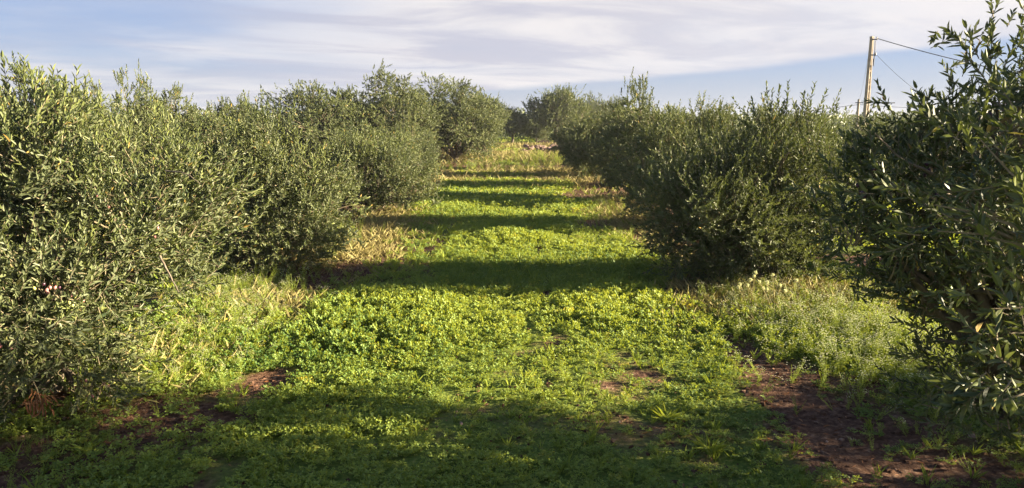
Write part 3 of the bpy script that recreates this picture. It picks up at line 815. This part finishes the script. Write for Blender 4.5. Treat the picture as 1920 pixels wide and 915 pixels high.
def build_cover():
    rng = np.random.default_rng(77)
    T = [template_forb(i, 8, .055, .055, 6, .017, .0105) for i in range(4)]
    TF = [template_forb(10 + i, 6, .06, .05, 3, .034, .022) for i in range(3)]
    acc = Acc()
    # zone: x0,x1,y0,y1,per m2,scale
    for (x0, x1, y0, y1, dens, sc, tm) in ((-3.4, 3.6, 2.9, 5.6, 430, .80, T), (-3.8, 4.6, 5.6, 10.2, 330, .95, T), (-3.8, 4.6, 10.2, 16, 190, 1.1, T), (-4.2, 4.6, 16, 26, 95, 1.35, TF),
                                       (-5.5, 6, 26, 44, 26, 1.5, TF), (-16, -3.8, 7, 30, 14, 1.9, TF), (4.6, 18, 3.5, 30, 18, 1.9, TF), (-12, 14, 40, 70, 10, 3.0, TF)):
        n = int((x1 - x0) * (y1 - y0) * dens)
        x, y = rand_pts(rng, n, x0, x1, y0, y1)
        b = bare(x, y)
        hole = ss(fbm(x * 4.2, y * 4.2, 71, 3), .56, .68) * (1 - ss(y, 11, 16))
        k = rng.random(n) > b * 1.05 + hole * .6
        x, y, b = x[k], y[k], b[k]
        lush = ss(fbm(x * .7, y * .7, 31, 3), .3, .65)
        hband = 0.7 + 0.55 * ss(y + fbm(x, y, 61) * 1.5, 5.0, 7.6) * (1 - .35 * ss(y, 9.5, 13)) * (1 - ss(np.abs(x + .1), 1.9, 3.2) * .6)
        hz = (0.85 + 0.35 * lush) * hband * (1 - .5 * b)
        s = sc * rng.uniform(.65, 1.25, len(x)) * (0.9 + .2 * lush)
        if y0 > 15: hz = hz * (1.0 if y0 < 26 else .7) 
        yel = fbm(x * .55 + 9, y * .55, 55, 4)
        tint = (yel - .5) * 1.7 + rng.normal(0, .16, len(x)) + np.where(y > 12, .10, 0)
        which = rng.integers(0, len(tm), len(x))
        for q in range(len(tm)):
            w = which == q
            scatter(acc, tm[q], x[w], y[w], s[w], 1.35 * hz[w] + .25, rng, tint[w])
    o = link('clover_cover', acc.mesh('clover_cover', [M_FORB]))
    tag(o, 'low leafy green plants carpeting the aisle between the trees', 'ground cover', kind='stuff')
    # grass blades
    acc = Acc(); G = [template_tuft(i, 9, .11, .005) for i in range(3)]
    for (x0, x1, y0, y1, dens, sc, m0) in ((-3.6, 4.2, 2.9, 6, 55, .65, 0), (-3.8, 4.6, 6, 12, 45, 1.0, 0), (-4.2, 4.6, 12, 26, 32, 1.3, 0), (-8, 8, 26, 45, 7, 1.5, 0), (-12, -3.6, 6, 26, 9, 1.8, 0), (4.4, 16, 4, 26, 12, 1.8, 0)):
        n = int((x1 - x0) * (y1 - y0) * dens); x, y = rand_pts(rng, n, x0, x1, y0, y1)
        k = (rng.random(n) > bare(x, y) * .9) & (rng.random(n) < .25 + 1.2 * ss(fbm(x * .9, y * .9, 91, 3), .4, .65)); x, y = x[k], y[k]
        yel = (fbm(x * .5, y * .5, 56, 3) - .5) * 1.2
        for q in range(3):
            w = np.arange(len(x)) % 3 == q
            scatter(acc, G[q], x[w], y[w], sc * rng.uniform(.6, 1.3, w.sum()), rng.uniform(.7, 1.2, w.sum()), rng, yel[w] + rng.normal(0, .1, w.sum()))
    o = link('grass', acc.mesh('grass', [M_GRASS]))
    tag(o, 'thin green grass blades growing among the clover', 'grass', kind='stuff')
    # straw: dry grass at the feet of the trees and on the bank
    acc = Acc(); S = [template_tuft(20 + i, 14, .17, .0026, 1.3, .13) for i in range(3)]
    for (cx, cy, rx, ry, n, sc) in ((-2.75, 10.8, .5, .9, 300, .9), (-2.4, 14.2, .4, .9, 260, 1.0), (2.3, 14, .3, 1.6, 150, .8), (2.4, 9.8, .3, .8, 90, .8), (-2.9, 7.1, .35, .3, 120, 1.0), (-3.0, 5.7, .3, .35, 130, .9), (3.3, 7.2, .6, .4, 1100, 1.0), (2.5, 6.9, .3, .3, 120, 1.0),
                                  (-2.4, 12, .5, 1.5, 80, 1), (-1, 35.5, 5, 1.4, 1800, 1.7), (0, 23.0, 1.6, .8, 300, 1.0), (1.5, 45.5, 2.0, 1.0, 1500, 2.4), (0, 26, 2.0, 1.2, 350, 1.2), (2.2, 24, 1, 3, 120, 1.4), (-.5, 46, 8, 4, 600, 2.2), (0.8, 27.3, 1.2, .3, 200, 1.6), (2.4, 15.5, .6, 2, 150, 1.2), (-4, 24.5, 1.5, 1.5, 200, 1.6)):
        x = rng.normal(cx, rx, n); y = rng.normal(cy, ry, n)
        for q in range(3):
            w = np.arange(n) % 3 == q
            scatter(acc, S[q], x[w], y[w], sc * rng.uniform(.5, 1.2, w.sum()), rng.uniform(.7, 1.2, w.sum()), rng, rng.normal(0, .15, w.sum()))
    o = link('dry_grass', acc.mesh('dry_grass', [M_STRAW]))
    tag(o, 'straw coloured dry grass at the feet of the trees and on the far bank', 'dry grass', kind='stuff')


build_cover()


# ------------------------------------------------------------------ margin weeds with small white flowers (beyond counting)
def template_weed(seed, hgt=.3, stems=5, flowers=True):
    rng = np.random.default_rng(seed); a = Acc()
    for i in range(stems):
        an = rng.uniform(0, 6.28); k = rng.uniform(.05, .4); h = hgt * rng.uniform(.7, 1.15)
        d = nrm(np.array([math.cos(an) * k, math.sin(an) * k, 1.0]))
        P = np.array([[0, 0, 0], d * h * .5, d * h + [0, 0, .01]])[None] + rng.normal(0, .006, (1, 3, 3))
        tubes(a, P, np.array([[.0016, .0013, .0008]]), 0, 3, .6)
        m = 12
        t = np.linspace(.1, .92, m)[:, None]; c = P[0, 0] * (1 - t) + P[0, 2] * t
        ph = rng.uniform(0, 6.28, m); o_ = np.stack([np.cos(ph), np.sin(ph), rng.uniform(.1, .9, m)], -1)
        leaves(a, c, nrm(o_), nrm(rng.normal(0, .3, (m, 3)) + [0, 0, 1]), rng.uniform(.02, .042, m) * (1.15 - t[:, 0] * .6), rng.uniform(.005, .009, m), np.clip(rng.normal(.6, .15, m), 0, .9), 0)
        if flowers:
            for fl in range(4):
                q = P[0, 2] + rng.normal(0, 1, 3) * [.018, .018, .012]
                ph = np.arange(4) / 4 * 6.283 + rng.uniform(0, 1); o_ = np.stack([np.cos(ph), np.sin(ph), np.full(4, .35)], -1)
                leaves(a, np.repeat(q[None], 4, 0), nrm(o_), nrm(np.array([[0, 0, 1.0]] * 4) - o_ * .3), np.full(4, .0062), np.full(4, .005), np.full(4, .6), 1)
    return np.concatenate(a.v), np.concatenate(a.f), np.concatenate(a.a), np.concatenate(a.m)


def build_weeds():
    rng = np.random.default_rng(88); acc = Acc()
    T = [template_weed(i, .24, 5) for i in range(3)] + [template_weed(5 + i, .26, 5, False) for i in range(2)]
    for (cx, cy, rx, ry, n, sc, fl) in ((3.05, 6.0, .50, .75, 520, 1.0, .85), (3.2, 5.1, .35, .35, 150, .75, .6), (2.55, 6.9, .25, .45, 110, 1.0, .3), (3.7, 7.2, .6, .5, 160, 1.1, .2),
                                     (-2.75, 6.3, .32, .75, 260, .85, .75), (-3.0, 7.6, .35, .5, 160, 1.0, .4), (-2.6, 5.2, .25, .4, 70, .6, .6), (-3.4, 11.4, .6, .8, 120, 1.2, .1),
                                     (1.9, 10.5, .4, 1.2, 110, .8, .1), (2.2, 15.5, .3, 1.5, 90, 1.0, .1), (-3.3, 3.9, .5, .3, 60, .6, .0), (2.9, 4.2, .5, .3, 60, .6, .2), (-.8, 28.2, 1.6, .5, 150, 1.8, .5), (-1, 33.6, 4, 1.0, 200, 1.3, .1), (2.4, 33, 1.2, 1, 120, 2.4, 0)):
        x = rng.normal(cx, rx, n); y = rng.normal(cy, ry, n); u = rng.random(n)
        for q, t in enumerate(T):
            w = (u < fl) & (np.arange(n) % 3 == q) if q < 3 else (u >= fl) & (np.arange(n) % 2 == q - 3)
            v, f, ta, mm = t
            if w.sum() == 0: continue
            k = w.sum()
            scatter(acc, (v, f, ta), x[w], y[w], sc * rng.uniform(.55, 1.15, k), rng.uniform(.7, 1.1, k), rng, rng.normal(.08, .1, k), np.tile(mm, k), .25)
    o = link('flowering_weeds', acc.mesh('flowering_weeds', [M_GRASS, M_PETAL]))
    tag(o, 'thin stemmed weeds with tiny white flowers along both margins', 'weeds', kind='stuff')
    # leaf litter and pebbles on the bare soil
    acc = Acc(); n = 5200
    x, y = rand_pts(rng, n, -3.6, 4, 3, 14); k = rng.random(n) < bare(x, y) * .9 + .05; x, y = x[k], y[k]; n = len(x)
    b = np.stack([x, y, terrain(x, y) + .006], -1); an = rng.uniform(0, 6.28, n)
    leaves(acc, b, nrm(np.stack([np.cos(an), np.sin(an), rng.normal(0, .2, n)], -1)), nrm(rng.normal(0, .35, (n, 3)) + [0, 0, 1]), rng.uniform(.03, .055, n), rng.uniform(.007, .012, n), rng.random(n), 0)
    o = link('leaf_litter', acc.mesh('leaf_litter', [M_DEAD])); tag(o, 'fallen brown leaves scattered on the red soil', 'leaf litter', kind='stuff')
    acc = Acc(); n = 2600
    x, y = rand_pts(rng, n, -3.6, 4, 3, 20); k = rng.random(n) < bare(x, y) * 1.0; x, y = x[k], y[k]; n = len(x)
    s = rng.gamma(2.0, .0022, n) + .003
    v = np.array([[-1, -1, -.4], [1, -1, -.4], [1, 1, -.4], [-1, 1, -.4], [-.7, -.6, .6], [.6, -.7, .7], [.7, .6, .5], [-.6, .7, .6]]) ; f = np.array([[4, 5, 6, 7], [0, 1, 5, 4], [1, 2, 6, 5], [2, 3, 7, 6], [3, 0, 4, 7]])
    V = v[None] * s[:, None, None] * rng.uniform(.6, 1.2, (n, 1, 3)) * rng.uniform(.8, 1.2, (n, 8, 3)) ; a_ = rng.uniform(0, 6.28, n)[:, None]
    X = V[..., 0] * np.cos(a_) - V[..., 1] * np.sin(a_) + x[:, None]; Y = V[..., 0] * np.sin(a_) + V[..., 1] * np.cos(a_) + y[:, None]; Z = V[..., 2] + terrain(x, y)[:, None]
    acc.add(np.stack([X, Y, Z], -1).reshape(-1, 3), (f[None] + (np.arange(n) * 8)[:, None, None]).reshape(-1, 4))
    o_ = acc
    acc = Acc(); n = 16000
    x, y = rand_pts(rng, n, -3.6, 4, 2.9, 13); k = rng.random(n) < bare(x, y) * 1.0 + .03; x, y = x[k], y[k]; n = len(x)
    s = rng.gamma(2.0, .004, n) + .003
    V = v[None] * s[:, None, None] * rng.uniform(.6, 1.3, (n, 1, 3)) * rng.uniform(.7, 1.3, (n, 8, 3)); a_ = rng.uniform(0, 6.28, n)[:, None]
    X = V[..., 0] * np.cos(a_) - V[..., 1] * np.sin(a_) + x[:, None]; Y = V[..., 0] * np.sin(a_) + V[..., 1] * np.cos(a_) + y[:, None]; Z = V[..., 2] + terrain(x, y)[:, None]
    acc.add(np.stack([X, Y, Z], -1).reshape(-1, 3), (f[None] + (np.arange(n) * 8)[:, None, None]).reshape(-1, 4), 0, 1.0)
    o = link('soil_clods', acc.mesh('soil_clods', [M_SOIL])); tag(o, 'crumbly red brown clods on the bare soil', 'soil clods', kind='stuff')
    acc = o_
    o = link('pebbles', acc.mesh('pebbles', [M_STONE])); tag(o, 'small pebbles and clods lying on the bare soil', 'pebbles', kind='stuff')


build_weeds()


# ------------------------------------------------------------------ single plants that stand out
def plant(name, x, y, parts, label, cat, group=None):
    e = bpy.data.objects.new(name, None); COL.objects.link(e); e.location = (x, y, float(terrain(x, y))); e.empty_display_size = .1
    tag(e, label, cat, group)
    for nm, acc, mats in parts: link(nm, acc.mesh(nm, mats), e)
    return e


def thistle(x, y, seed, label):
    rng = np.random.default_rng(seed); st, hds = Acc(), []
    for i in range(7):
        an = rng.uniform(0, 6.28); k = rng.uniform(.1, .5); h = rng.uniform(.28, .46)
        d = nrm(np.array([math.cos(an) * k, math.sin(an) * k, 1.0])); e = d * h
        tubes(st, bez(np.zeros((1, 3)), (e / 2 + [0, 0, .03])[None], e[None], 5), np.linspace(.003, .0015, 5)[None], 0, 4)
        m = 9; t = rng.uniform(.15, .9, m)[:, None]; ph = rng.uniform(0, 6.28, m)
        leaves(st, e * t, nrm(np.stack([np.cos(ph), np.sin(ph), np.full(m, .6)], -1)), nrm(rng.normal(0, .3, (m, 3)) + [0, 0, 1]), rng.uniform(.03, .06, m), rng.uniform(.006, .012, m), rng.random(m) * .9, 0)
        m = 60; q = nrm(rng.normal(0, 1, (m, 3)) + [0, 0, .4])
        hd = Acc(); hds.append(('seed_head', hd, [M_PETAL]))
        leaves(hd, np.repeat(e[None], m, 0), q, nrm(rng.normal(0, 1, (m, 3))), rng.uniform(.018, .028, m), np.full(m, .004), rng.random(m) * .9, 0)
    return plant('thistle', x, y, [('stem', st, [M_STRAW])] + hds, label, 'thistle', 'pale thistles by the right-hand trees')


p = gpix(1405, 590); thistle(p[0], p[1], 1, 'pale thistle with fluffy seed heads, left of the two beside the bare soil')
p = gpix(1452, 600); thistle(p[0], p[1], 2, 'pale thistle with fluffy seed heads, right of the two, by the dry grass')


def broadleaf(x, y, seed, label, n=16, ls=.12, lw=.035, mat=None):
    rng = np.random.default_rng(seed); a = Acc()
    an = np.arange(n) * 2.4; k = np.linspace(1.4, .35, n)
    d = nrm(np.stack([np.cos(an) * k, np.sin(an) * k, np.ones(n) * .8], -1))
    leaves(a, np.zeros((n, 3)) + rng.normal(0, .01, (n, 3)) * [1, 1, 0], d, nrm(np.array([0, 0, 1.0]) + rng.normal(0, .2, (n, 3)) - d * .2), ls * rng.uniform(.7, 1.2, n), lw * rng.uniform(.8, 1.2, n), np.clip(rng.normal(.5, .2, n), 0, .9), 0, .15, .3)
    return plant('rosette_plant', x, y, [('leaf_rosette', a, [mat or M_FORB])], label, 'plant', 'broad-leaved rosettes in the margins')


for (px, py, s, lb, n, ls, lw) in ((1335, 625, 3, 'broad-leaved green plant at the right edge of the aisle beside bare red soil', 20, .17, .045),
                          (1495, 590, 4, 'leafy green plant between the pale thistles and the white flowers', 22, .2, .05),
                          (1250, 790, 5, 'tuft of broad grass in the shaded foreground, right of the middle', 24, .13, .008),
                          (1330, 850, 6, 'tuft of broad grass lowest in the shaded foreground', 24, .12, .008),
                          (735, 690, 7, 'pale green tuft of long blades at the edge of the foreground shadow', 18, .11, .009),
                          (160, 850, 8, 'bright green rosette under the nearest left tree', 22, .10, .012),
                          (455, 815, 9, 'shaded rosette in the foreground, left of the middle', 20, .09, .013)):
    p = gpix(px, py); broadleaf(p[0], p[1], s, lb, n, ls, lw)


# ------------------------------------------------------------------ dry stone wall at the far end
def stone_wall(x0, x1, y, label, seed, n, hgt):
    rng = np.random.default_rng(seed); a = Acc()
    K, S = 5, 7
    for i in range(n):
        cx = rng.uniform(x0, x1); row = rng.integers(0, 3); s = rng.uniform(.10, .22)
        c = np.array([cx - x0, rng.normal(0, .16), s * .5 + row * hgt / 3 * rng.uniform(.6, 1.0)])
        th = np.linspace(.25, np.pi - .25, K)
        ax = nrm(rng.normal(0, 1, 3) + [2, 0, 0])
        P = c + ax * (-np.cos(th) * s)[:, None]
        a2 = Acc(); tubes(a2, P[None], (np.sin(th) * s * rng.uniform(.5, .8))[None], 0, S)
        v = a2.v[0] + rng.normal(0, s * .09, a2.v[0].shape)
        f = list(a2.f[0]) + [[0, 6, 5, 4], [0, 4, 3, 1], [1, 3, 2, 2]][:2]
        b = (K - 1) * S; f += [[b, b + 1, b + 2, b + 3], [b, b + 3, b + 4, b + 6]]
        a.add(v, np.array(f))
    e = bpy.data.objects.new('dry_stone_wall', None); COL.objects.link(e); e.location = (x0, y, float(terrain((x0 + x1) / 2, y)) - .03)
    tag(e, label, 'wall', 'tumbled dry stone walls at the far end of the aisle')
    link('stonework', a.mesh('stonework', [M_STONE]), e)


stone_wall(0.6, 5.0, 40.6, 'low tumbled wall of pale stones at the right, before the far field', 1, 70, .45)
stone_wall(-6.5, -1.4, 39.0, 'low tumbled wall of pale stones at the left, beneath the tall old olive', 2, 60, .4)


# ------------------------------------------------------------------ power poles and cables
def box(a, x0, x1, y0, y1, z0, z1, taper=1.0, mat=0):
    mx, my = (x0 + x1) / 2, (y0 + y1) / 2
    v = []
    for z, t in ((z0, 1), (z1, taper)):
        for q, w in ((x0, y0), (x1, y0), (x1, y1), (x0, y1)): v.append((mx + (q - mx) * t, my + (w - my) * t, z))
    a.add(v, [[3, 2, 1, 0], [4, 5, 6, 7], [0, 1, 5, 4], [1, 2, 6, 5], [2, 3, 7, 6], [3, 0, 4, 7]], mat)


PY = 48.0
pt = pix(1635, 71, PY); gx = pt[0]; PH = pt[2]
gz = float(terrain(gx, PY))


def concrete_pole(x, y, H):
    z0 = float(terrain(x, y))
    e = bpy.data.objects.new('power_pole', None); COL.objects.link(e); e.location = (x, y, z0 - .3)
    tag(e, 'weathered concrete power pole with a column of square openings, rising over the right-hand trees', 'pole')
    h = H - z0 + .3
    a = Acc(); K = 17
    wb, wt = .19, .105             # half widths, bottom and top
    def half(t): return wb + (wt - wb) * t
    # two tapering legs joined by rungs: the openings run right through
    lt = .46
    for s in (-1, 1):
        v = []
        for t in (0, 1):
            o = half(t); i = o * lt
            xs_ = (s * i, s * o); yy = .09 if t else .14
            for q, w in ((min(xs_), -yy), (max(xs_), -yy), (max(xs_), yy), (min(xs_), yy)): v.append((q, w, t * h))
        a.add(v, [[3, 2, 1, 0], [4, 5, 6, 7], [0, 1, 5, 4], [1, 2, 6, 5], [2, 3, 7, 6], [3, 0, 4, 7]])
    for k in range(K):
        t = k / K; tz = .018 if k < K - 4 else .06
        o = half(t) * .47; box(a, -o, o, -.085, .085, t * h, (t + tz) * h)
    box(a, -.115, .115, -.10, .10, h + .003, h + .10)
    link('shaft', a.mesh('shaft', [M_CONC]), e).rotation_euler = (0, 0, R(25))
    for zz in (h - .12, h - 1.15):
        br = Acc(); box(br, -.05, .30, -.17, -.12, zz - .04, zz + .04); link('bracket', br.mesh('bracket', [M_CABLE]), e)
    for zz in (h - .12, h - 1.15):
        i_ = Acc(); P = np.array([[[.27, -.15, zz - .02], [.27, -.15, zz + .05], [.27, -.15, zz + .09], [.27, -.15, zz + .16]]]); tubes(i_, P, np.array([[.05, .06, .04, .05]]), 0, 8)
        link('insulator', i_.mesh('insulator', [M_CERAM], True), e)
    dc = Acc(); tubes(dc, np.array([[[.17, -.12, h - .2], [.20, -.14, h - .9], [.18, -.13, h - 1.9], [.15, -.13, h - 1.4]]]), np.full((1, 4), .03), 0, 5)
    link('down_lead', dc.mesh('down_lead', [M_CABLE], True), e)


concrete_pole(gx, PY, PH)


def cable(name, p0, p1, sag, r, label):
    p0, p1 = np.array(p0), np.array(p1); K = 28
    t = np.linspace(0, 1, K)[:, None]; P = p0 * (1 - t) + p1 * t; P[:, 2] -= (4 * sag * t * (1 - t))[:, 0]
    a = Acc(); tubes(a, (P - p0)[None], np.full((1, K), r), 0, 6)
    o = link(name, a.mesh(name, [M_CABLE], True), None, p0); tag(o, label, 'cable', 'cables of the power line')


tp_ = np.array([gx + .27, PY - .15, PH - .05])
cable('power_cable', tp_, pix(2000, 156, 34.0), .15, .026, 'thick cable from the pole top sloping away to the right edge')
cable('power_cable', tp_ - [0, 0, 1.03], pix(1735, 182, 46), .15, .011, 'stay cable slanting steeply down right from the upper pole')
thx, thy = pix(1610, 190, 60)[0], 60.0
cable('power_cable', tp_ - [.5, 0, 1.2], [thx + .05, thy, pix(1610, 188, 60)[2]], .3, .008, 'short thin cable from the upper pole down to the slim post')
cable('power_cable', pix(1610, 196, 60), pix(1000, 238, 160), 1.2, .022, 'thin horizontal cable left of the slim post, behind the feathery shoots')
cable('power_cable', pix(1612, 196, 60), pix(2000, 186, 60), .5, .02, 'thin horizontal cable right of the slim post, behind the nearest right tree')

e = bpy.data.objects.new('utility_post', None); COL.objects.link(e); e.location = (thx, thy, float(terrain(thx, thy)))
tag(e, 'slim grey post just left of the concrete pole, smaller and farther away', 'post')
a = Acc(); H2 = pix(1610, 186, 60)[2] - e.location.z
tubes(a, np.array([[[0, 0, -.3], [0, 0, H2 * .5], [0, 0, H2]]]), np.array([[.14, .12, .09]]), 0, 10)
link('shaft', a.mesh('shaft', [M_CONC], True), e)
a = Acc(); box(a, -.35, .35, -.16, -.11, H2 - .35, H2 - .27); link('crossarm', a.mesh('crossarm', [M_CABLE]), e)


# ------------------------------------------------------------------ far grove along the horizon: one mass
def far_grove():
    rng = np.random.default_rng(4); acc = Acc(); n = 90000
    Yd = rng.uniform(62, 150, n // 60); Xd = rng.uniform(-1.0, 1.0, n // 60) * Yd * .95
    hh = rng.uniform(2.3, 3.6, len(Xd)); rr = rng.uniform(1.4, 2.4, len(Xd))
    i = rng.integers(0, len(Xd), n); q = nrm(rng.normal(0, 1, (n, 3)))
    p = np.stack([Xd[i], Yd[i], hh[i] * .55], -1) + q * np.stack([rr[i], rr[i], hh[i] * .45], -1) * rng.uniform(.75, 1.05, (n, 1))
    leaves(acc, p, nrm(rng.normal(0, 1, (n, 3)) + [0, 0, .3]), nrm(q + rng.normal(0, .4, (n, 3))), rng.uniform(.35, .6, n), rng.uniform(.14, .24, n), np.clip(rng.normal(.45, .2, n), 0, .9))
    o = link('distant_grove', acc.mesh('distant_grove', [M_OLIVE])); tag(o, 'grey green line of far olive trees along the horizon', 'grove', kind='stuff')


far_grove()
# ------------------------------------------------------------------ morning haze
def haze():
    a = Acc(); box(a, -3700, 3700, -60, 3700, -1.6, 9.5)
    m = bpy.data.materials.new('haze_air'); m.use_nodes = True; N, L = m.node_tree.nodes, m.node_tree.links; N.clear()
    out = N.new('ShaderNodeOutputMaterial'); v = N.new('ShaderNodeVolumePrincipled')
    v.inputs['Color'].default_value = (0.80, 0.86, 1.0, 1); v.inputs['Density'].default_value = 0.0004; v.inputs['Anisotropy'].default_value = 0.2
    L.new(v.outputs[0], out.inputs['Volume'])
    o = link('haze', a.mesh('haze', [m])); tag(o, 'thin morning haze over the grove', 'haze', kind='stuff')


haze()
print('verts', sum(len(m.vertices) for m in bpy.data.meshes), 'objects', len(bpy.data.objects))
